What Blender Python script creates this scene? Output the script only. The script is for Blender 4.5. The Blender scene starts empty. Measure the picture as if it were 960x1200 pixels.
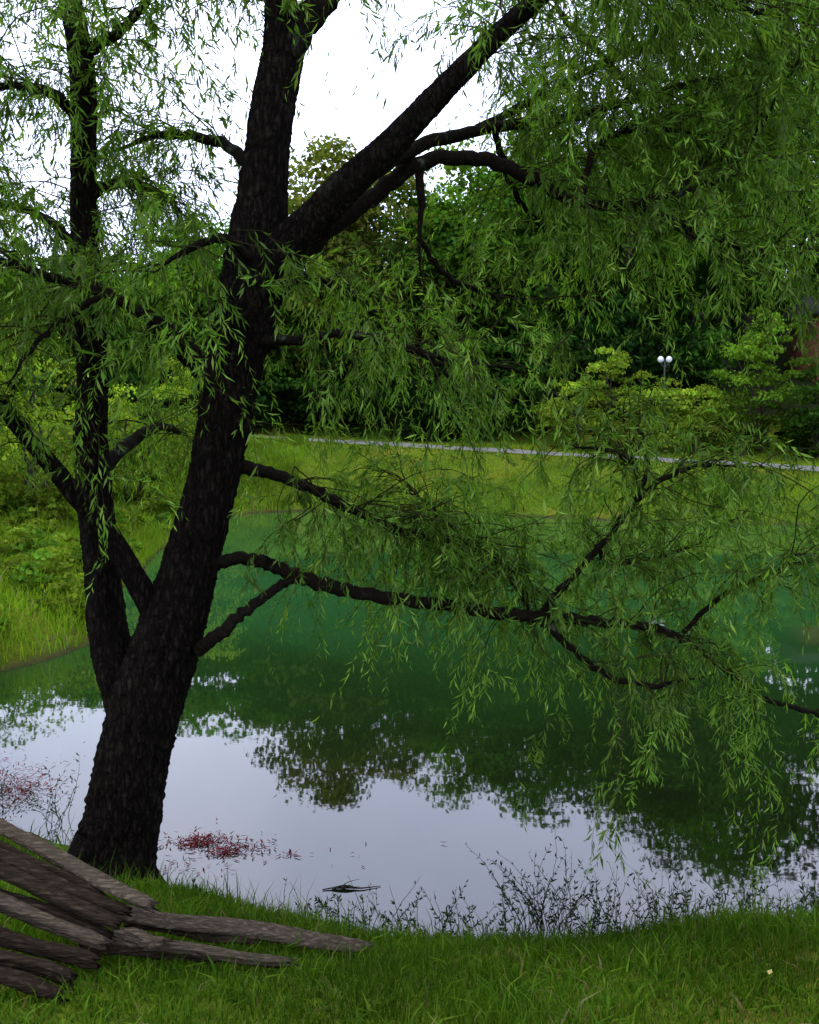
import bpy, math, numpy as np
from mathutils import Vector
rng=np.random.default_rng(11)
sc=bpy.context.scene
CAMZ=2.5; PITCH=math.radians(5.14)
def px_to_world(px,py,y):  # back-projects image pixels along camera rays to a given depth
    """image pixel and depth -> world metres (x right, y away, z up)"""
    a=(px-480)/1000; b=(600-py)/1000
    d=np.array([a, math.cos(PITCH)+b*math.sin(PITCH), -math.sin(PITCH)+b*math.cos(PITCH)])
    d=d*(y/d[1]); return np.array([d[0],y,CAMZ+d[2]])
def norm(v): return v/np.maximum(np.linalg.norm(v,axis=-1,keepdims=True),1e-9)
# ---------------------------------------------------------------- mesh utils
def make_mesh(name,V,F,mat,parent=None,col=None,smooth=False):
    """F: list of int arrays each (n,k)"""
    me=bpy.data.meshes.new(name)
    V=np.asarray(V,dtype=np.float32).reshape(-1,3)
    me.vertices.add(len(V)); me.vertices.foreach_set('co',V.ravel())
    F=[np.asarray(f,dtype=np.int32) for f in F if len(f)]
    tot=sum(f.size for f in F); npoly=sum(len(f) for f in F)
    me.loops.add(tot); me.polygons.add(npoly)
    li=np.concatenate([f.ravel() for f in F])
    ls=[];s=0
    for f in F:
        k=f.shape[1]; ls.append(s+np.arange(len(f))*k); s+=f.size
    me.loops.foreach_set('vertex_index',li.astype(np.int32))
    me.polygons.foreach_set('loop_start',np.concatenate(ls).astype(np.int32))
    if smooth: me.polygons.foreach_set('use_smooth',np.ones(npoly,dtype=bool))
    if col is not None:
        at=me.attributes.new('col','FLOAT_COLOR','POINT')
        c=np.ones((len(V),4),dtype=np.float32); c[:,:3]=col
        at.data.foreach_set('color',c.ravel())
    me.update(calc_edges=True); me.validate()
    me.materials.append(mat)
    ob=bpy.data.objects.new(name,me); sc.collection.objects.link(ob)
    if parent: ob.parent=parent
    return ob
def empty(name):
    o=bpy.data.objects.new(name,None); sc.collection.objects.link(o); return o
def leaf_geo(P,D,S,L,W,droop=0.15):
    """P base, D direction, S side"""
    n=len(P); L=np.broadcast_to(L,(n,)).reshape(-1,1); W=np.broadcast_to(W,(n,)).reshape(-1,1)
    U=np.cross(D,S)
    mid=P+D*L*0.42
    V=np.stack([P,mid+S*W*.5,mid-S*W*.5,P+D*L*(1-droop*.3)+U*L*droop*rng.choice([-1,1],(n,1))],1)
    i=np.arange(n)[:,None]*4
    F=np.concatenate([i+np.array([[0,2,1]]),i+np.array([[1,2,3]])])
    return V.reshape(-1,3),F
def rand_unit(n):
    return norm(rng.normal(size=(n,3)))
def perp(D):
    return norm(np.cross(D,rand_unit(len(D))))
def blades(P,H,W,lean=0.35):
    n=len(P); az=rng.uniform(0,2*np.pi,n); s=np.stack([np.cos(az),np.sin(az),0*az],1)
    az2=rng.uniform(0,2*np.pi,n); l=np.stack([np.cos(az2),np.sin(az2),0*az],1)*(rng.uniform(.1,1,n)*lean)[:,None]
    H=H[:,None];W=np.broadcast_to(W,(n,))[:,None]; z=np.array([[0,0,1.]])
    m=P+z*H*.55+l*H*.35; t=P+z*H*(1-.25*np.linalg.norm(l,axis=1,keepdims=True))+l*H*1.1
    V=np.stack([P-s*W*.5,P+s*W*.5,m-s*W*.4,m+s*W*.4,t],1)
    i=np.arange(n)[:,None]*5
    return V.reshape(-1,3),[i+np.array([[0,1,3,2]]),i+np.array([[2,3,4]])]
def tubes(Q,R,sides=3):
    """Q (n,K,3) polylines, R (n,K) radii"""
    n,K,_=Q.shape
    T=norm(np.gradient(Q,axis=1)); ref=np.zeros_like(T); ref[...,0]=.31;ref[...,1]=.94;ref[...,2]=.12
    A=norm(np.cross(T,ref)); B=np.cross(T,A)
    a=np.arange(sides)*2*np.pi/sides
    V=Q[:,:,None,:]+R[:,:,None,None]*(A[:,:,None,:]*np.cos(a)[None,None,:,None]+B[:,:,None,:]*np.sin(a)[None,None,:,None])
    idx=np.arange(n*K*sides).reshape(n,K,sides)
    a0=idx[:,:-1,:];a1=np.roll(idx,-1,2)[:,:-1,:];b0=idx[:,1:,:];b1=np.roll(idx,-1,2)[:,1:,:]
    F=np.stack([a0,a1,b1,b0],-1).reshape(-1,4)
    return V.reshape(-1,3),F
class Acc:
    def __init__(s): s.V=[];s.F={};s.C=[];s.n=0
    def add(s,V,Fs,col=None):
        if not isinstance(Fs,list): Fs=[Fs]
        for f in Fs: s.F.setdefault(f.shape[1],[]).append(f+s.n)
        s.V.append(V); s.n+=len(V)
        if col is not None: s.C.append(np.broadcast_to(col,(len(V),3)))
    def build(s,name,mat,parent=None,smooth=False):
        return make_mesh(name,np.concatenate(s.V),[np.concatenate(v) for v in s.F.values()],mat,parent,
            np.concatenate(s.C) if s.C else None,smooth)
# ---------------------------------------------------------------- materials
def new_mat(name):
    m=bpy.data.materials.new(name); m.use_nodes=True; nt=m.node_tree; nt.nodes.clear()
    o=nt.nodes.new('ShaderNodeOutputMaterial'); return m,nt,o
def nd(nt,t,**k):
    n=nt.nodes.new(t)
    for a,b in k.items():
        if a.startswith('_'): setattr(n,a[1:],b)
        else: n.inputs[a.replace('__',' ')].default_value=b
    return n
def leaf_mat(name,trans=0.35,rough=.45,spec=.06):
    m,nt,o=new_mat(name); L=nt.links
    at=nd(nt,'ShaderNodeAttribute',_attribute_name='col')
    tc=nd(nt,'ShaderNodeTexCoord'); ns=nd(nt,'ShaderNodeTexNoise',Scale=9.0,Detail=3.0); L.new(tc.outputs['Object'],ns.inputs['Vector'])
    mr=nd(nt,'ShaderNodeMapRange'); mr.inputs[1].default_value=.3;mr.inputs[2].default_value=.7;mr.inputs[3].default_value=.8;mr.inputs[4].default_value=1.2
    L.new(ns.outputs['Fac'],mr.inputs[0])
    mx=nd(nt,'ShaderNodeVectorMath',_operation='SCALE'); L.new(at.outputs['Color'],mx.inputs[0]); L.new(mr.outputs[0],mx.inputs['Scale'])
    d=nd(nt,'ShaderNodeBsdfDiffuse'); t=nd(nt,'ShaderNodeBsdfTranslucent'); g=nd(nt,'ShaderNodeBsdfGlossy',Roughness=rough)
    g.inputs['Color'].default_value=(.5,.62,.4,1)
    tm=nd(nt,'ShaderNodeVectorMath',_operation='MULTIPLY'); tm.inputs[1].default_value=(1.5,1.6,.5)
    L.new(mx.outputs[0],d.inputs['Color']); L.new(mx.outputs[0],tm.inputs[0]); L.new(tm.outputs[0],t.inputs['Color'])
    a=nd(nt,'ShaderNodeMixShader',Fac=trans); L.new(d.outputs[0],a.inputs[1]);L.new(t.outputs[0],a.inputs[2])
    b=nd(nt,'ShaderNodeMixShader',Fac=spec); L.new(a.outputs[0],b.inputs[1]);L.new(g.outputs[0],b.inputs[2])
    L.new(b.outputs[0],o.inputs[0]); return m
def ramp(nt,stops):
    r=nt.nodes.new('ShaderNodeValToRGB'); e=r.color_ramp.elements
    while len(e)<len(stops): e.new(.5)
    for q,(p,c) in zip(e,stops): q.position=p; q.color=(*c,1)
    return r
def bark_mat(name,c0,c1,scale=(16,16,3.2),dist=.03,strength=1.0,lichen=0.0,rough=.95,spec=.03,midp=.35,midw=.4):
    m,nt,o=new_mat(name); L=nt.links
    tc=nd(nt,'ShaderNodeTexCoord'); mp=nd(nt,'ShaderNodeMapping'); mp.inputs['Scale'].default_value=scale
    L.new(tc.outputs['Object'],mp.inputs[0])
    n1=nd(nt,'ShaderNodeTexNoise',Scale=1.6,Detail=8.0,Roughness=.65,Distortion=.6); L.new(mp.outputs[0],n1.inputs['Vector'])
    v=nd(nt,'ShaderNodeTexVoronoi',_feature='DISTANCE_TO_EDGE',Scale=1.5); 
    va=nd(nt,'ShaderNodeVectorMath',_operation='ADD'); L.new(mp.outputs[0],va.inputs[0]); L.new(n1.outputs['Color'],va.inputs[1]); L.new(va.outputs[0],v.inputs['Vector'])
    r=ramp(nt,[(.0,c0),(midp,tuple((1-midw)*a+midw*b for a,b in zip(c0,c1))),(1,c1)])
    ml=nd(nt,'ShaderNodeMath',_operation='MULTIPLY_ADD'); L.new(v.outputs['Distance'],ml.inputs[0]); ml.inputs[1].default_value=1.2; L.new(n1.outputs['Fac'],ml.inputs[2])
    m2=nd(nt,'ShaderNodeMath',_operation='MULTIPLY'); L.new(ml.outputs[0],m2.inputs[0]); m2.inputs[1].default_value=.7
    L.new(m2.outputs[0],r.inputs[0])
    colout=r.outputs[0]
    if lichen>0:
        n2=nd(nt,'ShaderNodeTexNoise',Scale=5.5,Detail=6.0,Roughness=.7); L.new(tc.outputs['Object'],n2.inputs['Vector'])
        r2=ramp(nt,[(.60,(0,0,0)),(.68,(lichen,)*3)]); L.new(n2.outputs['Fac'],r2.inputs[0])
        mx=nd(nt,'ShaderNodeMix',_data_type='RGBA'); L.new(r2.outputs[0],mx.inputs[0]); L.new(colout,mx.inputs[6]); mx.inputs[7].default_value=(.15,.18,.12,1); colout=mx.outputs[2]
    bp=nd(nt,'ShaderNodeBump',Strength=strength,Distance=dist); L.new(ml.outputs[0],bp.inputs['Height'])
    p=nd(nt,'ShaderNodeBsdfPrincipled',Roughness=rough); p.inputs['Specular IOR Level'].default_value=spec
    L.new(colout,p.inputs['Base Color']); L.new(bp.outputs[0],p.inputs['Normal']); L.new(p.outputs[0],o.inputs[0]); return m
M_bark=bark_mat('willow_bark',(.0006,.0005,.0004),(.050,.038,.028),scale=(24,24,7),dist=.06,lichen=.10,midp=.45,midw=.16)
M_limb=bark_mat('willow_limb_bark',(.002,.0015,.0012),(.015,.012,.008),scale=(18,18,14),dist=.012,lichen=.28)
M_twig=bark_mat('willow_twig_bark',(.010,.010,.004),(.03,.03,.010),scale=(30,30,30),dist=.002)
M_ftrunk=bark_mat('forest_bark',(.012,.01,.008),(.06,.05,.04),scale=(6,6,1.5))
M_leaf=leaf_mat('willow_leaf',.44,.45,.018)
M_fleaf=leaf_mat('forest_leaf',.35,.6,.004)
M_grass=leaf_mat('grass_blade',.32,.5,.006)
# ---------------------------------------------------------------- terrain
POND=np.array([(2,4.2),(5,4.4),(12,6),(18,10),(20,17),(17,21.6),(11.7,23.2),(8.5,24.4),(6,25.0),(3.5,26.3),(1,27.3),(-3,28.3),(-5.3,27.5),(-5.9,22),(-5.0,16),(-4.4,11.8),(-3.75,10.2),(-4.3,8.9),(-6,7.8),(-6.9,6.8),(-4.8,5.9),(-2.9,5.35),(-2.0,4.95),(-1.55,4.45),(-1.1,4.42),(-.6,4.22),(0,4.05),(.9,4.02)],float)
ROADP=np.array([(-120,52),(-60,44),(-25,38.5),(-14,37),(-6,36.5),(0,35.3),(5,33.2),(10,31.2),(14,29.6),(19,28),(30,25),(60,14),(120,-10)],float)
def seg_dist(X,Y,P,closed):
    best=np.full(X.shape,1e9); n=len(P)
    for i in range(n if closed else n-1):
        a=P[i];b=P[(i+1)%n]; d=b-a; t=np.clip(((X-a[0])*d[0]+(Y-a[1])*d[1])/(d@d),0,1)
        best=np.minimum(best,np.hypot(X-a[0]-t*d[0],Y-a[1]-t*d[1]))
    return best
def inside(X,Y,P):
    c=np.zeros(X.shape,bool); n=len(P)
    for i in range(n):
        a=P[i];b=P[(i+1)%n]
        if a[1]==b[1]: continue
        t=((a[1]>Y)!=(b[1]>Y))&(X<(b[0]-a[0])*(Y-a[1])/(b[1]-a[1])+a[0]); c^=t
    return c
def sd_pond(X,Y):
    d=seg_dist(X,Y,POND,True); return np.where(inside(X,Y,POND),-d,d)
def wob(X,Y,f,s=0):
    return (np.sin(X*f+1.3+s)*np.cos(Y*f*1.1+.7*s)+.5*np.sin(X*f*2.3+Y*f*1.7+2*s)+.3*np.sin(X*f*4.1-Y*f*3.7+s))/1.8
def zroad(X): return np.clip(2.05-.052*X,-.2,3.2)
def height(X,Y):
    X=np.asarray(X,float);Y=np.asarray(Y,float)
    d=sd_pond(X,Y)+wob(X,Y,2.1)*.09+wob(X,Y,.7,5)*.25*np.clip((Y-9)/6,0,1)
    dp=np.maximum(d,0)
    near=1.0*(1-np.exp(-dp/1.6))
    dr=seg_dist(X,Y,ROADP,False); yr=np.interp(X,ROADP[:,0],ROADP[:,1])
    edge=np.maximum(dr-2.2,0); zr=zroad(X)
    t=dp/(dp+edge+1e-6)
    pondside=zr*t**.85
    e2=np.maximum(dr-2.6,0); e3=np.maximum(dr-6,0)
    hill=zr+e2*.12+14*(1-np.exp(-e3*.33/14))+wob(X,Y,.16,2)*np.clip(e2/20,0,1)*1.2
    cross=np.clip((Y-yr)*.03,-.08,.08)
    far=np.where(Y>yr,hill,pondside)+cross*(np.exp(-(dr/4)**4))
    w=np.clip((Y-7)/8,0,1); w=w*w*(3-2*w)
    h=near*(1-w)+far*w
    h=h+wob(X,Y,.9,1)*.03*np.clip(dp/1,0,1)+wob(X,Y,.55,8)*.12*np.clip(dp/2,0,1)*np.clip((Y-9)/6,0,1)*np.clip((dr-2.5)/2,0,1)
    under=-np.minimum(-d*.35,1.4)
    return np.where(d<0,under,h)
def px_to_ground(px,py,clear):
    """walk along the sight line through an image pixel until it is `clear` metres above the ground"""
    ys=np.arange(1.2,6,.01);b=px_to_world(px,py,1.0);dx=b[0];dz=b[2]-CAMZ
    X=dx*ys;Z=CAMZ+dz*ys;H=height(X,ys);g=np.where(Z-H<=clear)[0];i=g[0] if len(g) else -1
    return np.array([X[i],ys[i],Z[i]])
N=460
u=np.linspace(-1,1,N)
gx=3*np.sinh(5.1*u)+0.; gy=7+3*np.sinh(5.1*u)
GX,GY=np.meshgrid(gx,gy); GZ=height(GX,GY)
V=np.stack([GX,GY,GZ],-1).reshape(-1,3)
ii=np.arange(N*N).reshape(N,N)
F=np.stack([ii[:-1,:-1],ii[:-1,1:],ii[1:,1:],ii[1:,:-1]],-1).reshape(-1,4)
m,nt,o=new_mat('ground_grass_soil'); L=nt.links
tc=nd(nt,'ShaderNodeTexCoord'); 
n1=nd(nt,'ShaderNodeTexNoise',Scale=.35,Detail=6.0,Roughness=.6);n2=nd(nt,'ShaderNodeTexNoise',Scale=14.0,Detail=6.0,Roughness=.7)
for q in(n1,n2):L.new(tc.outputs['Object'],q.inputs['Vector'])
r1=ramp(nt,[(.3,(.035,.08,.006)),(.48,(.07,.13,.008)),(.6,(.13,.15,.015)),(.72,(.15,.11,.02))]); L.new(n1.outputs['Fac'],r1.inputs[0])
r2=ramp(nt,[(.3,(.3,.3,.3)),(.7,(1.15,1.15,1.1))]); L.new(n2.outputs['Fac'],r2.inputs[0])
mu=nd(nt,'ShaderNodeMix',_data_type='RGBA',_blend_type='MULTIPLY');mu.inputs[0].default_value=1;L.new(r1.outputs[0],mu.inputs[6]);L.new(r2.outputs[0],mu.inputs[7])
sx=nd(nt,'ShaderNodeSeparateXYZ');L.new(tc.outputs['Object'],sx.inputs[0])
ad=nd(nt,'ShaderNodeMath',_operation='MULTIPLY_ADD');L.new(n2.outputs['Fac'],ad.inputs[0]);ad.inputs[1].default_value=-.22;L.new(sx.outputs['Z'],ad.inputs[2])
mr=nd(nt,'ShaderNodeMapRange');mr.inputs[1].default_value=-.11;mr.inputs[2].default_value=-.02;L.new(ad.outputs[0],mr.inputs[0])
mx=nd(nt,'ShaderNodeMix',_data_type='RGBA');L.new(mr.outputs[0],mx.inputs[0]);mx.inputs[6].default_value=(.035,.03,.012,1);L.new(mu.outputs[2],mx.inputs[7])
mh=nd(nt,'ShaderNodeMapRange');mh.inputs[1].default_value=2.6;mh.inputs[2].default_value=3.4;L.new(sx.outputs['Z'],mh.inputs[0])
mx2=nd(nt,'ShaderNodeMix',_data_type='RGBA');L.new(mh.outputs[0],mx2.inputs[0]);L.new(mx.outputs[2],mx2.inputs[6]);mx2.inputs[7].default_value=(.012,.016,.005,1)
bp=nd(nt,'ShaderNodeBump',Strength=.8,Distance=.05);L.new(n2.outputs['Fac'],bp.inputs['Height'])
p=nd(nt,'ShaderNodeBsdfPrincipled',Roughness=.95);p.inputs['Specular IOR Level'].default_value=.03
L.new(mx2.outputs[2],p.inputs['Base Color']);L.new(bp.outputs[0],p.inputs['Normal']);L.new(p.outputs[0],o.inputs[0])
make_mesh('ground',V,[F],m,smooth=True)
# ---------------------------------------------------------------- water
m,nt,o=new_mat('pond_water_surface');L=nt.links
tc=nd(nt,'ShaderNodeTexCoord')
n1=nd(nt,'ShaderNodeTexNoise',Scale=.35,Detail=4.0);L.new(tc.outputs['Object'],n1.inputs['Vector'])
sx=nd(nt,'ShaderNodeSeparateXYZ');L.new(tc.outputs['Object'],sx.inputs[0])
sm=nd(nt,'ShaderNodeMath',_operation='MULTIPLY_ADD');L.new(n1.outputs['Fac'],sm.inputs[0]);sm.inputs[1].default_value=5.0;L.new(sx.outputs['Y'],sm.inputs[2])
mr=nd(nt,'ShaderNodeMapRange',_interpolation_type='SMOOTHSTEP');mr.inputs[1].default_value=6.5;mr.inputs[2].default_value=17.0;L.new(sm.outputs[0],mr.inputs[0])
r=ramp(nt,[(0,(.0045,.0065,.002)),(.45,(.008,.026,.005)),(1,(.018,.070,.017))]);L.new(mr.outputs[0],r.inputs[0])  # murk colour with reflection tones painted in: dark near, bright green far
mp=nd(nt,'ShaderNodeMapping');mp.inputs['Scale'].default_value=(1.0,1.5,1);L.new(tc.outputs['Object'],mp.inputs[0])
n2=nd(nt,'ShaderNodeTexNoise',Scale=2.2,Detail=3.0,Roughness=.5);L.new(mp.outputs[0],n2.inputs['Vector'])
bp=nd(nt,'ShaderNodeBump',Strength=.12,Distance=.004);L.new(n2.outputs['Fac'],bp.inputs['Height'])
d=nd(nt,'ShaderNodeBsdfDiffuse');g=nd(nt,'ShaderNodeBsdfGlossy',Roughness=.02);fr=nd(nt,'ShaderNodeFresnel',IOR=1.8)
g.inputs['Color'].default_value=(1,1,1,1)
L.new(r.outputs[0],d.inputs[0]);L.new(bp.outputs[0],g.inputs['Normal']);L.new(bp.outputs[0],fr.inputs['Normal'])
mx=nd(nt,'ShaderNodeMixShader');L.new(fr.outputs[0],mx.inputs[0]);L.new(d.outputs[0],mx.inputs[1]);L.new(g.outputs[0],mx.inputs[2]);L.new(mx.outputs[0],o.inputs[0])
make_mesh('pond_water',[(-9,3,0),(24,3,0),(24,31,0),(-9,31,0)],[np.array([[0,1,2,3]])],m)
# ---------------------------------------------------------------- road
def resample(P,step):
    P=np.asarray(P,float);s=np.r_[0,np.cumsum(np.linalg.norm(np.diff(P,axis=0),axis=1))];t=np.arange(0,s[-1],step)
    return np.stack([np.interp(t,s,P[:,k]) for k in range(P.shape[1])],1)
def catmull(P,n=8):
    P=np.asarray(P,float);Q=np.vstack([2*P[0]-P[1],P,2*P[-1]-P[-2]]);out=[]
    for i in range(len(P)-1):
        a,b,c,d_=Q[i:i+4]
        for t in np.arange(n)/n:
            out.append(.5*((2*b)+(c-a)*t+(2*a-5*b+4*c-d_)*t*t+(-a+3*b-3*c+d_)*t**3))
    out.append(P[-1]);return np.array(out)
rc=resample(catmull(ROADP,6),.5)
T=norm(np.gradient(rc,axis=0));Nn=np.stack([-T[:,1],T[:,0]],1)
offs=np.array([-1.7,-.85,0,.85,1.7])
RV=rc[:,None,:]+Nn[:,None,:]*offs[None,:,None]
RZ=height(RV[...,0],RV[...,1])+.04
V=np.concatenate([RV,RZ[...,None]],-1).reshape(-1,3);ii=np.arange(len(rc)*5).reshape(-1,5)
F=np.stack([ii[:-1,:-1],ii[:-1,1:],ii[1:,1:],ii[1:,:-1]],-1).reshape(-1,4)
m,nt,o=new_mat('pale_gravel_road');L=nt.links
tc=nd(nt,'ShaderNodeTexCoord');n1=nd(nt,'ShaderNodeTexNoise',Scale=3.0,Detail=8.0,Roughness=.7);L.new(tc.outputs['Object'],n1.inputs['Vector'])
r=ramp(nt,[(.35,(.09,.088,.08)),(.7,(.20,.195,.18))]);L.new(n1.outputs['Fac'],r.inputs[0])
p=nd(nt,'ShaderNodeBsdfPrincipled',Roughness=.95);p.inputs['Specular IOR Level'].default_value=.1;L.new(r.outputs[0],p.inputs['Base Color']);L.new(p.outputs[0],o.inputs[0])
make_mesh('road',V,[F],m,smooth=True)
# ---------------------------------------------------------------- willow
def limb(pts,n=7,k=1.):
    P=np.array([np.r_[px_to_world(x,y,dep),r*k*dep/1000] for x,y,dep,r in pts]);return catmull(P,n)
def tube_limb(acc,Q,sides=14,rough=.09,seed=0,ridge=0.,taper=0.):
    C=Q[:,:3];R=Q[:,3].copy();K=len(C)
    if taper>0:
        tt=np.linspace(0,1,K);R=R*np.minimum(1,(1-tt)/taper+.18)
    T=norm(np.gradient(C,axis=0));A=np.zeros_like(C);a=norm(np.cross(T[0],[0,1,.1]))
    for i in range(K):
        a=norm(a-T[i]*(a@T[i]));A[i]=a
    B=np.cross(T,A);ang=np.arange(sides)*2*np.pi/sides
    r=np.random.default_rng(seed);ph=r.uniform(0,6,12)
    s=np.r_[0,np.cumsum(np.linalg.norm(np.diff(C,axis=0),axis=1))]
    S_=s[:,None];G=ang[None]
    mod=1+rough*(np.sin(3*G+ph[0]+S_*1.5)*.4+np.sin(5*G+ph[1]-S_*2.4)*.4+np.sin(S_*6+ph[2]+2*G)*.25)
    mod+=rough*.35*r.normal(size=(K,sides))
    if ridge>0:
        w=.5*np.sin(S_*5+ph[4])+.35*np.sin(S_*13+ph[5])
        rd=np.abs(np.sin(7*G+ph[6]+w*1.6))*.5+np.abs(np.sin(11*G+ph[7]-w*2.2+S_))*.35+.3*np.sin(17*G+ph[8]+w*3)
        brk=.75+.5*np.sin(S_*21+3*np.sin(3*G+ph[9])+ph[10])*np.sin(S_*9+5*G)
        mod+=ridge*(rd-.5)*brk
    V=C[:,None,:]+(R[:,None]*mod)[:,:,None]*(A[:,None,:]*np.cos(ang)[None,:,None]+B[:,None,:]*np.sin(ang)[None,:,None])
    idx=np.arange(K*sides).reshape(K,sides)
    F=np.stack([idx[:-1],np.roll(idx,-1,1)[:-1],np.roll(idx,-1,1)[1:],idx[1:]],-1).reshape(-1,4)
    V=V.reshape(-1,3)
    V=np.vstack([V,C[-1]+T[-1]*R[-1]]);tipi=len(V)-1
    cap=np.stack([idx[-1],np.roll(idx[-1],-1),np.full(sides,tipi)],1)
    acc.add(V,[F,cap])
LIMBS={}  # limb points: image pixel coordinates, depth, radius in pixels
LIMBS['A']=([(118,1085,4.42,60),(130,1040,4.45,50),(145,960,4.5,44),(161,870,4.5,42),(183,790,4.5,40),(206,720,4.5,36),(229,640,4.5,31),(250,560,4.5,28),(266,480,4.5,30),(281,400,4.5,32),(296,330,4.5,34),(305,260,4.5,30),(313,180,4.5,25),(325,100,4.55,23),(334,50,4.6,22),(330,0,4.65,18),(322,-70,4.7,15),(318,-160,4.8,12),(330,-260,4.9,9),(335,-380,5,5)],.5,(.74,1))
LIMBS['A2']=([(330,70,4.55,18),(355,30,4.6,16),(385,-5,4.65,14),(420,-60,4.7,12),(470,-130,4.9,10),(520,-230,5.1,7),(560,-330,5.2,4)],.6,(.4,1))
LIMBS['B']=([(298,350,4.5,26),(330,295,4.45,23),(370,255,4.4,20),(405,218,4.35,18),(460,168,4.3,16),(520,105,4.25,13.5),(580,45,4.25,11),(632,-3,4.25,10),(700,-70,4.3,8.5),(790,-140,4.4,6.5),(900,-200,4.6,4)],.9,(.55,1))
LIMBS['C']=([(310,345,4.55,20),(345,300,4.6,15),(390,262,4.65,12.5),(440,228,4.7,10),(490,192,4.75,9),(560,186,4.8,8),(620,208,4.85,7),(680,238,4.9,6.5),(750,245,5.0,5.5),(830,277,5.1,4.6),(890,296,5.1,3.6),(960,300,5.2,3),(1040,315,5.3,2)],1.0,(.45,1))
LIMBS['C2']=([(735,243,5.0,5),(790,228,5.0,4.2),(850,205,5.0,3.5),(890,150,5.0,2.8),(930,80,5.0,2.2),(960,30,5.,1.6)],1.2,(.1,1))
LIMBS['C3']=([(490,192,4.75,5.5),(494,235,4.74,4.5),(491,290,4.72,3.5),(497,340,4.7,2)],.6,(.5,1))
LIMBS['C4']=([(440,200,4.5,9),(500,168,4.8,7.5),(580,150,5.1,6.5),(660,140,5.3,5.5),(750,115,5.5,4.5),(850,90,5.6,3.5),(960,70,5.7,2)],1.6,(.35,1))
LIMBS['C5']=([(750,245,5.0,4),(800,270,4.9,3.4),(850,305,4.8,2.5)],1.0,(.3,1))
LIMBS['D']=([(165,865,4.6,28),(142,800,4.65,25),(127,740,4.7,22),(120,670,4.75,20),(113,600,4.8,20),(107,520,4.8,18),(108,440,4.8,17),(103,350,4.8,16),(98,260,4.8,14.5),(98,180,4.8,14),(98,100,4.8,14),(92,45,4.8,13),(80,-10,4.85,12),(62,-90,4.9,10),(50,-190,4.9,7),(40,-300,4.9,4)],1.1,(.45,1))
LIMBS['D2']=([(95,60,4.8,8),(130,45,4.7,6),(165,10,4.6,5),(200,-40,4.5,4),(240,-80,4.5,3)],1.2,(.2,1))
LIMBS['E']=([(196,745,4.5,16),(160,680,4.45,13),(125,622,4.4,12),(90,582,4.35,11),(48,530,4.3,10),(0,475,4.25,9),(-60,420,4.2,7),(-130,370,4.2,5),(-200,330,4.2,3)],.7,(.4,1))
LIMBS['F']=([(262,455,4.4,10),(222,408,4.3,8),(172,370,4.2,7),(125,345,4.15,6),(60,325,4.1,6),(0,305,4.05,5),(-60,295,4.,4),(-130,300,4.,2.5)],1.0,(.15,1))
LIMBS['F2']=([(125,345,4.15,4),(80,370,4.1,3.5),(40,405,4.,3),(5,460,3.95,2)],.7,(.2,1))
LIMBS['G']=([(275,548,4.55,9),(310,553,4.6,7),(360,570,4.7,6.5),(420,600,4.8,6),(480,625,4.9,5.5),(540,635,5.0,5),(590,662,5.05,4.5),(615,705,5.05,3.5),(630,760,5.05,2)],2.1,(.2,.9))
LIMBS['H']=([(240,668,4.5,9),(275,653,4.5,7.5),(310,660,4.55,8),(350,675,4.6,8.5),(400,690,4.65,8.5),(460,702,4.7,8),(520,709,4.75,7.5),(580,719,4.8,7.5),(640,723,4.85,7),(700,729,4.9,6),(750,733,4.9,5.2),(800,750,4.9,4.6),(850,785,4.9,4.2),(890,815,4.9,3.6),(960,838,4.9,2.8),(1040,850,4.9,2)],.8,(.5,1))
LIMBS['H2']=([(232,762,4.45,9),(262,738,4.4,8),(300,708,4.45,6.5),(335,682,4.57,5.5),(360,678,4.62,4)],.1,(.8,1))
LIMBS['H3']=([(632,722,4.85,5),(665,682,4.8,4.5),(705,638,4.75,4.2),(742,592,4.7,3.8),(780,560,4.65,3.2),(830,545,4.6,2.4),(900,548,4.6,1.5)],1.7,(.3,1))
LIMBS['H4']=([(752,580,4.7,3.5),(745,550,4.75,3),(715,530,4.8,2.4),(660,522,4.9,1.6)],1.5,(.2,1))
LIMBS['H5']=([(635,725,4.85,5),(670,760,4.8,4.2),(715,793,4.7,3.6),(770,802,4.7,3),(835,790,4.7,2.2)],1.0,(.3,1))
LIMBS['H6']=([(800,742,4.9,3),(850,695,4.9,3),(905,672,4.8,3.2),(960,655,4.8,3),(1030,640,4.8,2)],1.6,(.3,1))
LIMBS['H7']=([(618,705,5.0,4.5),(600,680,5.05,4),(560,640,5.1,3),(510,600,5.1,2.4),(470,560,5.1,1.8)],2.8,(.2,1))
LIMBS['H8']=([(742,592,4.7,3),(760,540,4.9,2.6),(740,490,5.1,2.2),(700,470,5.3,1.6)],.5,(.3,1))
LIMBS['H9']=([(700,640,4.75,3),(720,660,5.0,2.6),(780,650,5.3,2.2),(860,620,5.5,1.6)],1.4,(.2,1))
LIMBS['I']=([(300,402,4.45,7),(350,398,4.4,5.5),(400,391,4.35,5),(450,400,4.3,5),(490,412,4.25,4.4),(520,432,4.2,3.8),(545,480,4.2,2.5)],.8,(.2,1))
LIMBS['I2']=([(470,405,4.25,3),(520,420,4.4,2.8),(570,428,4.5,2.2),(630,438,4.6,1.5)],.7,(.3,1))
LIMBS['J']=([(310,230,4.6,9),(280,180,4.8,7),(235,162,5.,5.5),(180,160,5.2,4),(100,190,5.4,2.6)],1.1,(.3,1))
LIMBS['K']=([(288,350,4.6,9),(330,330,5.0,7),(380,330,5.5,5.5),(430,360,6.,4),(470,420,6.3,2.5)],1.0,(.3,1))
LIMBS['L2']=([(108,430,4.8,9),(70,380,5.1,7),(20,350,5.4,5),(-50,340,5.7,3)],1.9,(.2,1))
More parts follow.
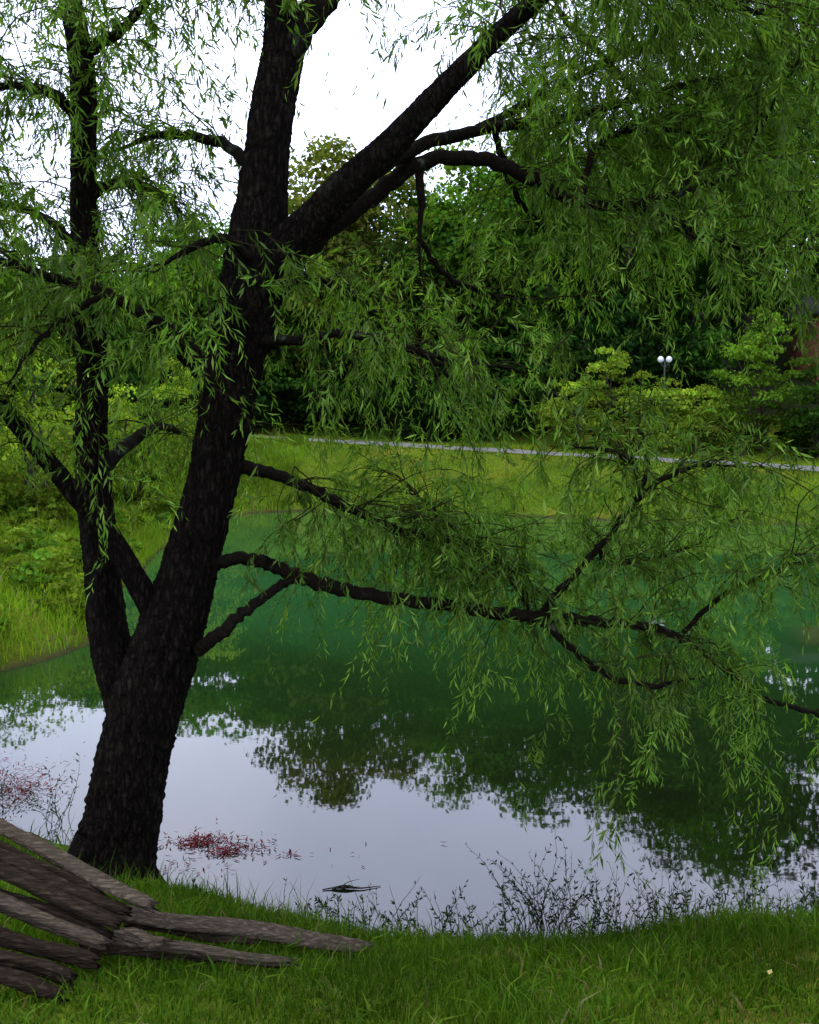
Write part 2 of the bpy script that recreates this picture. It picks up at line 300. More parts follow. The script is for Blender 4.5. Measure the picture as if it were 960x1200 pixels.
LIMBS['M']=([(113,560,4.8,9),(150,520,5.2,7),(190,500,5.6,5),(215,510,6.,3)],1.2,(.3,1))
LIMBS['N']=([(98,140,4.8,8),(60,110,4.5,6),(10,100,4.3,4),(-50,110,4.1,2.5)],2.0,(.2,1))
LIMBS['O']=([(322,-40,4.7,9),(270,-80,4.5,7),(190,-100,4.3,5),(100,-90,4.2,3)],1.1,(.2,1))
LIMBS['P']=([(640,-8,4.25,7),(700,-20,4.4,6),(780,-10,4.6,5),(870,10,4.8,4),(960,30,5,3)],2.0,(.2,1))
LIMBS['Q']=([(700,-70,4.3,6),(760,-60,4.9,5),(840,-40,5.4,4),(930,-20,5.8,3)],1.9,(.2,1))
LIMBS['R']=([(750,115,5.5,4),(700,60,5.6,3.4),(660,20,5.7,3),(640,-30,5.8,2.4)],1.6,(.2,1))
LIMBS['S']=([(98,230,4.8,7),(140,215,5.,5),(185,225,5.2,4),(225,260,5.4,3)],2.2,(.2,1))
LIMBS['S2']=([(98,300,4.8,6),(60,260,5.,5),(10,240,5.2,4),(-40,240,5.4,3)],2.0,(.2,1))
LIMBS['T']=([(680,238,4.9,4),(700,170,5,3.6),(760,150,5.1,3),(830,160,5.2,2.4)],1.7,(.2,1))
LIMBS['U']=([(290,300,4.35,6),(265,280,4.2,5),(225,290,4.1,4),(180,320,4.05,2.5)],.9,(.2,1))
LIMBS['V']=([(275,420,4.35,5),(290,370,4.2,4),(305,335,4.15,3)],.8,(.5,1))
LIMBS['W']=([(172,370,4.2,5),(190,400,4.3,4),(230,440,4.7,3),(240,480,5.0,2)],.6,(.1,1))
LIMBS['X1']=([(560,150,5.1,5),(640,110,5.7,4.5),(740,60,6.2,4),(860,30,6.6,3),(990,20,6.9,2)],1.8,(.15,1))
LIMBS['X2']=([(760,-60,4.9,5),(830,-90,5.6,4.5),(920,-60,6.3,4),(1010,-30,6.8,3)],1.5,(.15,1))
LIMBS['X3']=([(790,228,5.0,4),(850,170,5.5,3.5),(910,165,5.9,3),(1000,190,6.3,2)],1.8,(.1,1))
LIMBS['Y1']=([(491,280,4.72,3.2),(520,320,4.9,3),(570,345,5.1,2.6),(630,350,5.4,1.8)],.7,(.2,1))
LIMBS['Y2']=([(580,150,5.1,4),(600,220,5.4,3.4),(640,270,5.7,2.8),(700,300,6,2)],1.2,(.3,1))
willow=empty('willow_tree')
ta=Acc();la=Acc();SP=[];SDr=[]
big={'A','B','D','E'}
for k,(pts,dens,(lo,hi)) in LIMBS.items():
    Q=limb(pts,26 if k in('A','D','B') else (14 if k in big else 8))
    if k not in big:
        jit=np.random.default_rng(len(SP)+5).normal(size=(len(Q),3))*.005;Q[1:,:3]+=jit[1:]
    if k in big: tube_limb(ta,Q,56 if k=='A' else 36,.06,seed=len(SP)+3,ridge=.16)
    else: tube_limb(la,Q,9,.12,seed=len(SP)+3,taper={'H2':0,'C3':.8,'H':.1,'C':.1}.get(k,.3))
    i0=int(lo*(len(Q)-1));i1=int(hi*(len(Q)-1))+1;seg=Q[i0:i1];Tt=norm(np.gradient(seg[:,:3],axis=0))
    length=np.linalg.norm(np.diff(seg[:,:3],axis=0),axis=1).sum()
    n=int(length*dens*22)
    pick=rng.uniform(0,len(seg)-1.001,n);f=pick%1;j=pick.astype(int)
    SP.append(seg[j,:3]*(1-f)[:,None]+seg[j+1,:3]*f[:,None]);SDr.append(Tt[j])
for a,l in((-2.4,.28),(-.9,.26),(.3,.3),(1.4,.3),(2.9,.26)):
    b=px_to_world(130,1040,4.45);x0=b[0];y0=b[1]
    pts=[]
    for t,r in((0,.11),(.35,.085),(.7,.05),(1,.02)):
        rr=.08+l*t;xx=x0+math.cos(a)*rr;yy=y0+math.sin(a)*rr
        zz=float(height(xx,yy));pts.append((xx,yy,max(zz,-.1)+.26*(1-t)**2.5-.04,r))
    tube_limb(ta,catmull(np.array(pts),7),20,.08,seed=int(a*10)+50,ridge=.12)
ta.build('trunk',M_bark,willow,True);la.build('limbs',M_limb,willow,True)
SP=np.concatenate(SP);SDr=np.concatenate(SDr)
def sim(P,D,K,step,grav,noise,floor=None):
    out=[P.copy()];p=P.copy();d=D.copy();drift=rng.normal(size=P.shape)*noise*.35
    st=np.broadcast_to(step,(len(P),))[:,None]
    for k in range(K-1):
        d=norm(d+np.array([[0,0,-1.]])*grav+rng.normal(size=P.shape)*noise+drift);p=p+d*st;out.append(p.copy())
    return np.stack(out,1)
n=len(SP)
D=rng.normal(size=(n,3));D-=SDr*(D*SDr).sum(1,keepdims=True)*.6;D=norm(D);D[:,2]=np.abs(D[:,2])*.6+.1;D=norm(D+SDr*.7)
Q1=sim(SP,D,11,rng.uniform(.02,.10,n),.12,.17)
tw=Acc()
R1=np.linspace(.0045,.0014,11)[None,:]*rng.uniform(.6,1.2,(n,1))
V,F=tubes(Q1,R1,4);tw.add(V,F)
NF=5
bi=np.repeat(np.arange(n),NF);kk=rng.uniform(1.5,9.99,len(bi));kj=kk.astype(int);fr_=(kk%1)[:,None]
P2=Q1[bi,kj]*(1-fr_)+Q1[bi,kj+1]*fr_
T2=norm(Q1[bi,kj+1]-Q1[bi,kj])
D2=norm(T2*.8+rng.normal(size=T2.shape)*.6)
st=rng.gamma(3.0,.0085,len(bi)).clip(.007,.07)
Q2=sim(P2,D2,14,st,.19,.14)
V,F=tubes(Q2[:,::2],np.linspace(.0014,.0006,7)[None,:]*np.ones((len(bi),1)),3);tw.add(V,F)
tw.build('twigs',M_twig,willow)
nl=len(bi);lv=Acc()
tintb=rng.uniform(.5,1.45,n)[bi]
base=np.array([.052,.120,.009]);base2=np.array([.135,.21,.035])
for k in range(1,14):
    for side in(0,1):
        keep=rng.random(nl)<(.82 if k>2 else .4)
        p=Q2[keep,k-1]*(.5 if side else 0)+Q2[keep,k]*(.5 if side else 1)
        t=norm(Q2[keep,k]-Q2[keep,k-1]);pr=perp(t)
        d=norm(t*.75+pr*.65+np.array([[0,0,-.35]]))
        s=norm(np.cross(d,rand_unit(len(d))))
        Ln=rng.uniform(.038,.095,len(d))*(1 if k<12 else .7)
        V,F=leaf_geo(p,d,s,Ln,Ln*rng.uniform(.12,.17,len(d)),.22)
        c=base+(base2-base)*rng.random((len(d),1))**2
        c=c*(tintb[keep]*rng.uniform(.65,1.35,len(d)))[:,None]
        lv.add(V,F,np.repeat(c,4,0))
for k in range(3,11):
    keep=rng.random(n)<.7
    p=Q1[keep,k];t=norm(Q1[keep,k]-Q1[keep,k-1]);d=norm(t*.6+perp(t)*.8+np.array([[0,0,-.2]]));s=perp(d)
    Ln=rng.uniform(.04,.09,len(d));V,F=leaf_geo(p,d,s,Ln,Ln*.14,.22)
    lv.add(V,F,np.repeat(base*rng.uniform(.7,1.4,(len(d),1)),4,0))
lv.build('foliage',M_leaf,willow)
# ---------------------------------------------------------------- broadleaf trees / shrubs
def crown(acc,c,rad,nclump,nleaf,size,col,clr=.32,bottom=-1.,wid=.72,con=1.):
    c=np.array(c);rad=np.array(rad)
    dirs=rand_unit(nclump);dirs[:,2]=np.where(dirs[:,2]<bottom,-dirs[:,2],dirs[:,2])
    rr=rng.uniform(.35,1.0,(nclump,1))**.6
    lump=1+.15*np.sin(dirs[:,:1]*5+c[0])+.13*np.sin(dirs[:,1:2]*6+c[1])+.10*np.sin(dirs[:,2:]*7+c[0]*2)
    cc=c+dirs*rr*rad*lump
    cr=rng.uniform(.6,1.3,(nclump,1))*clr*rad.min()
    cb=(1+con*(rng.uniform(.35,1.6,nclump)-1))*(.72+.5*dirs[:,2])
    i=np.repeat(np.arange(nclump),nleaf);q=rand_unit(len(i));q[:,2]=np.abs(q[:,2])*1.1-.35
    pos=cc[i]+q*cr[i]*np.array([1.25,1.25,.75])*rng.uniform(.5,1.08,(len(i),1))
    nrm=norm(q+rng.normal(size=q.shape)*.45+np.array([[0,0,.35]]));d=norm(np.cross(nrm,rand_unit(len(i))));s=np.cross(nrm,d)
    Ln=size*rng.uniform(.6,1.4,len(i))
    V,F=leaf_geo(pos-d*Ln[:,None]*.5,d,s,Ln,Ln*wid,.2)
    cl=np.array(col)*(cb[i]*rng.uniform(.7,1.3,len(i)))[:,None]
    cl=cl*(1+rng.normal(size=(len(i),1))*np.array([[.14,.02,.1]])).clip(.5,1.6)
    acc.add(V,F,np.repeat(cl,4,0))
def trunk_geo(acc,x,y,z0,z1,r,nb=6,spread=2.):
    P=np.array([(x,y,z0-.3,r*1.3),(x+rng.normal()*.1,y,z0+.25*(z1-z0),r),(x+rng.normal()*.3,y+rng.normal()*.3,z0+.6*(z1-z0),r*.7),(x+rng.normal()*.3,y,z1,r*.2)])
    Q=catmull(P,4);tube_limb(acc,Q,8,.06,seed=int(abs(x)*10))
    for k in range(nb):
        j=rng.integers(4,len(Q)-2);a=rng.uniform(0,6.28);q=Q[j]
        e=q[:3]+np.array([math.cos(a)*spread,math.sin(a)*spread,spread*.8]);mdl=(q[:3]+e)/2+[0,0,-.1*spread]
        tube_limb(acc,catmull(np.array([np.r_[q[:3],q[3]*.5],np.r_[mdl,q[3]*.35],np.r_[e,q[3]*.1]]),3),6,.06,seed=k)
forest=empty('forest_trees');fl=Acc();ft=Acc()
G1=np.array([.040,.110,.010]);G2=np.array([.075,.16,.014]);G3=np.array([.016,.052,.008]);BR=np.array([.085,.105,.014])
front=[(-34,40,14,G1),(-29,42,12,G2),(-24.5,40,12,G1),(-20,42,11.5,G2),(-16,43,12,G1),(-11.5,44,13.5,G2),(-7.6,43,14.3,G1),(-4.6,43,17.3,BR),(-2.4,44,17.6,BR),(.8,45,16.5,G1),(3.5,44,17.5,G2),(6.2,43,18.8,G1),(8.6,46,17.8,G2),(11,43.5,20.0,G1),(14,44,21.2,G1),(17.5,48,24,G1),(21,54,29,G1),(27,53,31,G3),(33,50,28,G1),(33,40,23,G1),(40,44,22,G1),(46,38,20,G2)]
back=[(x,y,z,G3 if i%2 else G1) for i,(x,y,z) in enumerate([(-38,52,14),(-26,52,13),(-15,53,13),(-9,54,15),(-4,54,17),(1.5,55,17),(7,55,19),(13,56,22),(19,62,28),(26,62,31),(36,60,28),(46,54,25)])]
for x,y,zt,col in front+back:
    zg=float(height(x,y));h=zt-zg;rx=max(2.6,h*.25)
    isb=y>51
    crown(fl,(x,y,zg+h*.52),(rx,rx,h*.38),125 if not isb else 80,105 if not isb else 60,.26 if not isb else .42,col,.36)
    trunk_geo(ft,x,y,zg,zt-h*.25,.2+h*.008,5,rx*.6)
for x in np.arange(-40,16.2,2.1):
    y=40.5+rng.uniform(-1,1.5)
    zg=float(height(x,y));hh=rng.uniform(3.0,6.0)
    crown(fl,(x+rng.normal()*.5,y,zg+hh*.45),(2.0,1.7,hh*.55),34,75,.22,(G3 if rng.random()<.7 else G1)*rng.uniform(.45,1.0),.42)  # understory leaf colour darkened to stand in for shade under the crowns
for x in np.arange(-42,50,3.6):
    y=48.5+rng.uniform(-1.5,1.5)+(8 if 15<x<36 else 0)
    zg=float(height(x,y));hh=rng.uniform(6,8.5)
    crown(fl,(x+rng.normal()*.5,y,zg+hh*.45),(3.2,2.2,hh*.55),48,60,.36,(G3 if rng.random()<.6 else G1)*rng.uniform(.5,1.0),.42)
for x in np.arange(28,60,2.6):
    y=38-(x-28)*.3+rng.uniform(-1,1);zg=float(height(x,y));hh=rng.uniform(4,7)
    crown(fl,(x,y,zg+hh*.48),(2.2,2,hh*.55),30,55,.28,G1*rng.uniform(.6,1.1),.42)
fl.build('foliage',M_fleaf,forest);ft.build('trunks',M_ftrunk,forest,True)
def shrub(name,blobs,col,size=.14,nleaf=90,ncl=48,con=.7):
    e=empty(name);a=Acc();t=Acc()
    for (x,y,rx,h) in blobs:
        zg=float(height(x,y));crown(a,(x,y,zg+h*.5),(rx,rx*.8,h*.55),ncl,nleaf,size,col,.36,con=con)
        for k in range(3):
            q=np.array([(x+rng.normal()*.15,y+rng.normal()*.15,zg-.1,.06*min(1,h/2)),(x+rng.normal()*.2*rx,y,zg+h*.4,.045*min(1,h/2)),(x+rng.normal()*.4*rx,y,zg+h*.85,.015)])
            tube_limb(t,catmull(q,4),6,.05,seed=k)
    a.build('foliage',M_fleaf,e);t.build('stems',M_ftrunk,e,True);return e
YG=np.array([.15,.225,.018])
shrub('shrub',[(7.2,36.6,1.5,3.0),(8.6,37.0,1.2,4.6),(10.0,36.2,1.7,3.1),(11.9,35.8,1.6,2.8)],YG*1.05)
shrub('young_tree',[(14.0,35.6,1.6,4.6),(14.9,35.8,1.35,6.3)],np.array([.09,.175,.012]))
shrub('shrub',[(16.6,34.5,1.5,2.8),(18.0,36.3,1.5,4.0),(19.8,35.5,1.6,3.9),(21.5,32.5,1.9,2.4),(24,32,2,3.0)],G1*.55)
shrub('shrub',[(-8.6,19.5,1.6,2.6),(-7.7,24,1.7,3.4),(-10.5,24,2.2,4.6),(-7.3,29.5,1.8,4.2),(-13.5,22,2.4,4)],YG,.11,110,50)
shrub('shrub',[(-9.5,13,1.3,2.1),(-12,15.5,2,3.2),(-14.5,18,2.4,4),(-17,27,3,6)],G2,.11,110,50)
mb=Acc()
for k in range(150):
    x=rng.uniform(-12,-3.9);y=rng.uniform(8.6,24);d_=float(sd_pond(np.array([x]),np.array([y]))[0])
    if d_<.12: continue
    hh=rng.uniform(.25,.7);rx=rng.uniform(.2,.5);zg=float(height(x,y))
    crown(mb,(x,y,zg+hh*.45),(rx,rx,hh*.55),14,36,.055+.0018*y,(YG if rng.random()<.6 else G2)*rng.uniform(.6,1.05),.45,con=.6)
mb.build('meadow_herbs',M_fleaf)
# ---------------------------------------------------------------- grass
def grass_patch(acc,n,xr,yr,hr,w,cols,dmin=.03,dmax=99,lean=.4,clump=0):
    X=rng.uniform(*xr,n);Y=rng.uniform(*yr,n)
    if clump: 
        keep=(wob(X,Y,clump,4)+rng.normal(size=n)*.45)>-.35;X=X[keep];Y=Y[keep]
    d=sd_pond(X,Y);dr=seg_dist(X,Y,ROADP,False);k=(d>dmin)&(d<dmax)&(dr>1.8)
    X=X[k];Y=Y[k];Z=height(X,Y);ok=Z>.005;X=X[ok];Y=Y[ok];Z=Z[ok]
    H=rng.uniform(*hr,len(X))*(1+.35*wob(X,Y,2.7,3));W=w*rng.uniform(.6,1.4,len(X))
    V,F=blades(np.stack([X,Y,Z-.01],1),H,W,lean)
    t=rng.random(len(X))[:,None];c=np.array(cols[0])*(1-t)+np.array(cols[1])*t
    dry=(rng.random(len(X))<.05)[:,None];c=np.where(dry,np.array([[.13,.11,.045]]),c)*(1+.5*wob(X,Y,1.3,6))[:,None]
    acc.add(V,F,np.repeat(c,5,0))
g=Acc()
gc=((.018,.052,.003),(.060,.120,.006))
grass_patch(g,120000,(-3.0,3.4),(1.4,4.6),(.03,.09),.004,gc,.01,lean=.8)
grass_patch(g,7000,(-2.8,3.2),(1.8,4.6),(.08,.17),.0045,gc,.03,lean=.7,clump=2.3)
grass_patch(g,14000,(-2.8,3.2),(1.8,4.6),(.04,.10),.009,((.04,.10,.005),(.09,.15,.010)),.03,lean=1.3,clump=3.1)
grass_patch(g,1500,(-2.8,3.4),(3.4,4.6),(.14,.26),.005,((.03,.07,.005),(.06,.12,.010)),.02,.35,lean=.8)
grass_patch(g,9000,(-8,8),(-1,5.5),(.06,.12),.01,gc,.03,lean=.6)
gl=((.06,.14,.006),(.14,.21,.012))
grass_patch(g,60000,(-14,-3.2),(7.5,20),(.10,.32),.014,gl,.02,lean=.7)
grass_patch(g,5000,(-8,-3.2),(7.5,20),(.3,.6),.012,gl,.0,.6,lean=.9)
grass_patch(g,1800,(-14,-3.2),(7.5,20),(.4,.8),.012,gl,.1,lean=.8,clump=1.1)
grass_patch(g,50000,(-14,-4),(20,36),(.15,.35),.03,gl,.02,lean=.5)
gf=((.085,.155,.006),(.18,.22,.014))
grass_patch(g,110000,(-6,24),(20,38),(.05,.17),.022,gf,.1,lean=.5)
grass_patch(g,5000,(-6,24),(20,30),(.2,.5),.03,gl,.0,.9,lean=.7,clump=1.3)
g.build('grass',M_grass)
# ---------------------------------------------------------------- waterside weeds
def weeds(name,spec,col,stemcol=(.015,.022,.008),bare=.0):
    a=Acc()
    for (x,y,n,sp,hr) in spec:
        X=x+rng.normal(size=n)*sp;Y=y+rng.normal(size=n)*.06;Z=np.maximum(height(X,Y),-.03)-.01
        Hh=rng.uniform(*hr,n);P=np.stack([X,Y,Z],1);D=norm(np.stack([rng.normal(size=n)*.28,rng.normal(size=n)*.2,np.ones(n)],1))
        Q=sim(P,D,12,Hh/11,.02,.11)
        V,F=tubes(Q,np.linspace(.0026,.0009,12)[None]*np.ones((n,1)),3);a.add(V,F,np.array(stemcol))
        lush=rng.uniform(.1,1,n)
        for k in range(3,12):
            for s_ in range(3):
                kp=rng.random(n)<.8*lush
                if not kp.any(): continue
                t=norm(Q[kp,k]-Q[kp,k-1]);d=norm(t*.7+perp(t)*.8);L_=rng.uniform(.014,.040,kp.sum())
                V,F=leaf_geo(Q[kp,k],d,perp(d),L_,L_*.30,.15);a.add(V,F,np.repeat(np.array(col)*rng.uniform(.5,1.4,(kp.sum(),1)),4,0))
    return a.build(name,M_grass)
weeds('waterside_weeds',[(.70,4.12,34,.06,(.25,.55)),(.55,4.12,14,.06,(.15,.38)),(1.0,4.15,34,.12,(.15,.38)),(1.4,4.18,34,.14,(.15,.36)),(1.75,4.2,16,.1,(.12,.3)),(.25,4.12,16,.1,(.1,.32)),(-.1,4.15,12,.1,(.1,.32)),(-.5,4.25,10,.12,(.08,.24)),(2.2,4.25,24,.2,(.1,.3)),(2.8,4.3,30,.4,(.1,.3)),(.4,4.08,50,.8,(.05,.16))],(.014,.032,.008))
weeds('waterside_weeds',[(-2.28,5.35,12,.05,(.25,.5)),(-2.05,5.1,4,.08,(.1,.2)),(-2.75,5.7,10,.15,(.15,.35))],(.03,.06,.015))
a=Acc()
for (x,y,n,sx_,sy_,zz) in[(-1.27,5.05,420,.13,.045,.012),(-1.10,4.93,180,.07,.03,.010),(-.78,4.90,30,.12,.03,.004),(-1.35,4.75,40,.2,.05,.004),(-2.75,5.8,500,.16,.13,.04),(-3.0,5.95,400,.2,.12,.08),(-.95,5.02,40,.12,.05,.004)]:
    X=x+rng.standard_t(3,size=n)*sx_*.7;Y=y+rng.standard_t(3,size=n)*sy_*.8
    P=np.stack([X,Y,np.abs(rng.normal(size=n))*zz+.004],1);az=rng.uniform(0,6.28,n)
    d=norm(np.stack([np.cos(az),np.sin(az),rng.uniform(0,.4 if zz>.02 else .08,n)],1));s=norm(np.cross(d,np.array([[0,0,1.]])))
    L_=rng.uniform(.015,.06,n);V,F=leaf_geo(P,d,s,L_,L_*.18,.08)
    a.add(V,F,np.repeat(np.array([.12,.012,.016])*rng.uniform(.3,1.4,(n,1)),4,0))
a.build('red_pondweed',M_grass)
a=Acc()
tube_limb(a,catmull(np.array([(-.48,4.50,.004,.003),(-.38,4.52,.010,.005),(-.27,4.51,.008,.004),(-.16,4.54,.004,.0015)]),5),7,.1)
tube_limb(a,catmull(np.array([(-.38,4.52,.010,.003),(-.34,4.56,.016,.002),(-.28,4.58,.022,.001)]),4),6,.1)
tube_limb(a,catmull(np.array([(-.43,4.51,.006,.006),(-.36,4.515,.012,.011),(-.28,4.51,.006,.003)]),4),6,.15)
a.build('floating_twig',M_limb,None,True)
lf=Acc();q=px_to_ground(901,1142,.07);V,F=leaf_geo(q[None],norm(np.array([[.5,.6,.3]])),norm(np.array([[.8,-.6,.1]])),np.array([.03]),np.array([.02]),.15)
lf.add(V,F,np.array([.45,.38,.12]));lf.build('fallen_leaf',M_grass)
# ---------------------------------------------------------------- split rail fence
M_wood=bark_mat('weathered_rail_wood',(.006,.0045,.003),(.20,.155,.105),scale=(5,38,38),dist=.015,lichen=.0,midp=.45,midw=.35)
M_wood2=bark_mat('dark_rail_wood',(.003,.002,.0015),(.08,.057,.037),scale=(5,38,38),dist=.015,lichen=.0,midp=.45,midw=.3)  # darker brown version of the rail wood
fe=empty('split_rail_fence')
def rail(i,p0,p1,r,seed,mat):
    R=np.random.default_rng(seed);p0=np.array(p0);p1=np.array(p1);K=60;t=np.linspace(0,1,K)
    C=p0+(p1-p0)*t[:,None];C=C+np.stack([0*t,R.normal()*.015*np.sin(t*3.1),R.normal()*.02*np.sin(t*3.14)+.006*np.sin(t*9+seed)],1)
    ax=norm(p1-p0);A=norm(np.cross(ax,[0,0,1]));B=np.cross(A,ax)
    S=24;ang=np.arange(S)*2*np.pi/S
    a0=R.uniform(0,6.28);wedge=1/np.maximum(np.cos((ang-a0+np.pi/3)%(2*np.pi/3)-np.pi/3),.78)*.84
    prof=wedge*(1+R.uniform(-.12,.12,S))
    gro=np.stack([np.interp(t,np.linspace(0,1,10),R.uniform(-1,1,10)) for _ in range(S)],1)
    rr=r*prof[None]*(1+.10*np.sin(t*7+seed)[:,None]+.12*gro+.025*R.normal(size=(K,S)))
    rr*= (1-.3*np.exp(-(1-t)/.03)-.2*np.exp(-t/.04))[:,None]
    tw_=ang[None]+t[:,None]*R.uniform(-.9,.9)
    V=C[:,None]+rr[...,None]*(A*np.cos(tw_)[...,None]+B*1.0*np.sin(tw_)[...,None])
    V[0]+=ax*R.normal(size=(S,1))*.015;V[-1]+=ax*R.normal(size=(S,1))*.02
    idx=np.arange(K*S).reshape(K,S);F=np.stack([idx[:-1],np.roll(idx,-1,1)[:-1],np.roll(idx,-1,1)[1:],idx[1:]],-1).reshape(-1,4)
    V=V.reshape(-1,3);V=np.vstack([V,C[0],C[-1]]);a=len(V)-2
    c0=np.stack([np.roll(idx[0],-1),idx[0],np.full(S,a)],1);c1=np.stack([idx[-1],np.roll(idx[-1],-1),np.full(S,a+1)],1)
    make_mesh('rail_%d'%i,V,[F,np.concatenate([c0,c1])],mat,fe)
rails=[((-90,912,.55),(178,1060,.26),.027,1),((-90,955,.46),(150,1068,.22),.023,2),((-90,990,.38),(138,1085,.18),.026,2),((-90,1030,.27),(122,1108,.12),.026,1),((-90,1070,.17),(112,1128,.07),.028,2),((-90,1105,.10),(85,1148,.05),.027,2),((-90,935,.50),(120,1050,.25),.017,2),((-90,1010,.30),(130,1096,.14),.020,2),((-90,1135,.06),(70,1165,.03),.024,2),
((125,1066,.20),(428,1110,.045),.029,1),((112,1102,.12),(340,1128,.04),.022,1),((135,1092,.15),(192,1106,.13),.024,1),((150,1082,.13),(300,1104,.05),.020,2),((95,1112,.09),(250,1124,.05),.024,2)]
for i,(a0,b0,r,mm) in enumerate(rails): rail(i+1,px_to_ground(*a0),px_to_ground(*b0),r,i*7+3,M_wood if mm==1 else M_wood2)
# ---------------------------------------------------------------- street lamp (twin white globes)
def simple(name,c,rough=.5):
    m,nt,o=new_mat(name);tc=nd(nt,'ShaderNodeTexCoord');n1=nd(nt,'ShaderNodeTexNoise',Scale=12.0,Detail=4.0);nt.links.new(tc.outputs['Object'],n1.inputs['Vector'])
    r=ramp(nt,[(.3,tuple(.85*v for v in c)),(.7,c)]);nt.links.new(n1.outputs['Fac'],r.inputs[0]);p=nd(nt,'ShaderNodeBsdfPrincipled',Roughness=rough);nt.links.new(r.outputs[0],p.inputs['Base Color']);nt.links.new(p.outputs[0],o.inputs[0]);return m
M_white=simple('white_globe_glass',(.7,.7,.7),.3);M_black=simple('lamp_post_iron',(.02,.022,.02),.4)
lamp=empty('street_lamp');lx,ly=11.0,37.2;lz=float(height(lx,ly));top=5.5
a=Acc();tube_limb(a,np.array([(lx,ly,lz-.1,.11),(lx,ly,lz+.3,.10),(lx,ly,lz+.4,.055),(lx,ly,top,.04),(lx,ly,top+.25,.02)]),12,0)
for s in(-1,1): tube_limb(a,catmull(np.array([(lx,ly,top-.1,.025),(lx+s*.1,ly,top+.0,.022),(lx+s*.17,ly,top+.08,.03),(lx+s*.17,ly,top+.14,.06)]),4),8,0)
a.build('post',M_black,lamp,True)
for i,s in enumerate((-1,1)):
    bpy.ops.mesh.primitive_uv_sphere_add(segments=24,ring_count=14,radius=.13,location=(lx+s*.18,ly,top+.25));ob=bpy.context.object;ob.name='globe_%d'%(i+1);ob.scale=(1,1,1.1);ob.data.materials.append(M_white);ob.parent=lamp;bpy.ops.object.shade_smooth()
# ---------------------------------------------------------------- brick house
m,nt,o=new_mat('red_brick_wall');tc=nd(nt,'ShaderNodeTexCoord');L=nt.links
sxx=nd(nt,'ShaderNodeSeparateXYZ');L.new(tc.outputs['Object'],sxx.inputs[0]);ad=nd(nt,'ShaderNodeMath',_operation='ADD');L.new(sxx.outputs['X'],ad.inputs[0]);L.new(sxx.outputs['Y'],ad.inputs[1])
cb_=nd(nt,'ShaderNodeCombineXYZ');L.new(ad.outputs[0],cb_.inputs[0]);L.new(sxx.outputs['Z'],cb_.inputs[1])
br=nd(nt,'ShaderNodeTexBrick',Scale=1.0);br.inputs['Brick Width'].default_value=.23;br.inputs['Row Height'].default_value=.075;br.inputs['Mortar Size'].default_value=.008
br.inputs['Color1'].default_value=(.17,.028,.016,1);br.inputs['Color2'].default_value=(.10,.018,.012,1);br.inputs['Mortar'].default_value=(.14,.09,.07,1)
L.new(cb_.outputs[0],br.inputs[0]);p=nd(nt,'ShaderNodeBsdfPrincipled',Roughness=.95);p.inputs['Specular IOR Level'].default_value=.1;L.new(br.outputs[0],p.inputs['Base Color']);L.new(p.outputs[0],o.inputs[0]);M_brick=m
M_roof=simple('dark_roof_shingle',(.03,.027,.027),.95);M_glass=simple('window_glass',(.03,.04,.05),.1);M_trim=simple('white_trim',(.7,.7,.68),.5)
house=empty('brick_house')
def box(name,lo,hi,mat,par):
    x0,y0,z0=lo;x1,y1,z1=hi;V=[(x0,y0,z0),(x1,y0,z0),(x1,y1,z0),(x0,y1,z0),(x0,y0,z1),(x1,y0,z1),(x1,y1,z1),(x0,y1,z1)]
    return make_mesh(name,V,[np.array([(0,3,2,1),(4,5,6,7),(0,1,5,4),(1,2,6,5),(2,3,7,6),(3,0,4,7)])],mat,par)
hx,hy=20.5,43.5;hz=5.7;hw,hd,hh=11,3.2,2.8
box('walls',(hx,hy,hz-3),(hx+hw,hy+hd,hz+hh),M_brick,house)
V=[(hx-.5,hy-.5,hz+hh+.003),(hx+hw+.5,hy-.5,hz+hh+.003),(hx+hw+.5,hy+hd+.5,hz+hh+.003),(hx-.5,hy+hd+.5,hz+hh+.003),(hx-.5,hy-.5,hz+hh+.2),(hx+hw+.5,hy-.5,hz+hh+.2),(hx+hw+.5,hy+hd+.5,hz+hh+.2),(hx-.5,hy+hd+.5,hz+hh+.2),(hx-.5,hy+hd/2,hz+hh+1.2),(hx+hw+.5,hy+hd/2,hz+hh+1.2)]
make_mesh('roof',V,[np.array([(0,3,2,1),(0,1,5,4),(2,3,7,6),(4,5,9,8),(6,7,8,9)]),np.array([(4,8,7),(5,6,9)]),np.array([(0,4,7,3),(1,2,6,5)])],M_roof,house)
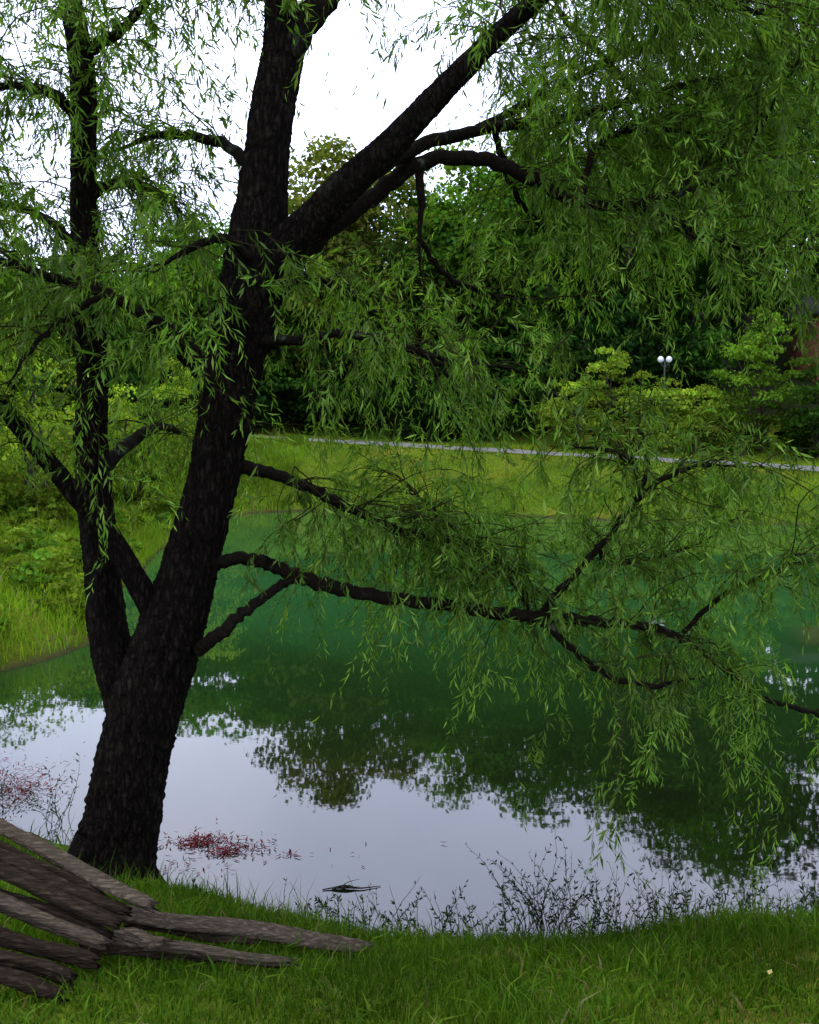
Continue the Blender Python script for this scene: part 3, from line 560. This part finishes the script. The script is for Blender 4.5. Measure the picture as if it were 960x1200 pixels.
for i,wx in enumerate((1.6,4.0,8.2)):
    box('window_frame_%d'%(i+1),(hx+wx-.07,hy-.05,hz+.73),(hx+wx+1.17,hy-.002,hz+2.37),M_trim,house)
    box('window_%d'%(i+1),(hx+wx,hy-.06,hz+.8),(hx+wx+.53,hy-.052,hz+2.3),M_glass,house);box('window_b%d'%(i+1),(hx+wx+.57,hy-.06,hz+.8),(hx+wx+1.1,hy-.052,hz+2.3),M_glass,house)
box('door',(hx+6.3,hy-.06,hz),(hx+7.2,hy-.002,hz+2.1),M_trim,house)
# ---------------------------------------------------------------- light
w=bpy.data.worlds.new('World');sc.world=w;w.use_nodes=True;nt=w.node_tree;nt.nodes.clear();L=nt.links
EL=math.radians(55);AZ=math.radians(-75)
sky=nd(nt,'ShaderNodeTexSky',_sky_type='NISHITA');sky.sun_disc=False;sky.sun_elevation=EL;sky.sun_rotation=AZ
tc=nd(nt,'ShaderNodeTexCoord');ns=nd(nt,'ShaderNodeTexNoise',Scale=2.2,Detail=5.0,Roughness=.5);L.new(tc.outputs['Generated'],ns.inputs['Vector'])
r=ramp(nt,[(.3,(16,17.8,25.5)),(.7,(25,26.3,33))]);L.new(ns.outputs['Fac'],r.inputs[0])
mx=nd(nt,'ShaderNodeMix',_data_type='RGBA');mx.inputs[0].default_value=.93;L.new(sky.outputs[0],mx.inputs[6]);L.new(r.outputs[0],mx.inputs[7])
bg=nd(nt,'ShaderNodeBackground',Strength=.108);L.new(mx.outputs[2],bg.inputs[0]);ow=nd(nt,'ShaderNodeOutputWorld');L.new(bg.outputs[0],ow.inputs[0])
sl=bpy.data.lights.new('sun','SUN');sl.energy=1.5;sl.angle=math.radians(12);sl.color=(1,.95,.80);so=bpy.data.objects.new('sun',sl);sc.collection.objects.link(so)
sd=Vector((math.sin(AZ)*math.cos(EL),math.cos(AZ)*math.cos(EL),math.sin(EL)));so.rotation_euler=sd.to_track_quat('Z','Y').to_euler()
cam=bpy.data.cameras.new('camera');co=bpy.data.objects.new('camera',cam);sc.collection.objects.link(co);sc.camera=co
cam.sensor_fit='VERTICAL';cam.sensor_height=24;cam.lens=20;cam.clip_end=1000;cam.clip_start=.05
co.location=(0,0,CAMZ);co.rotation_euler=(math.radians(90)-PITCH,0,0)
sc.view_settings.view_transform='Standard';sc.view_settings.look='None';sc.view_settings.exposure=0
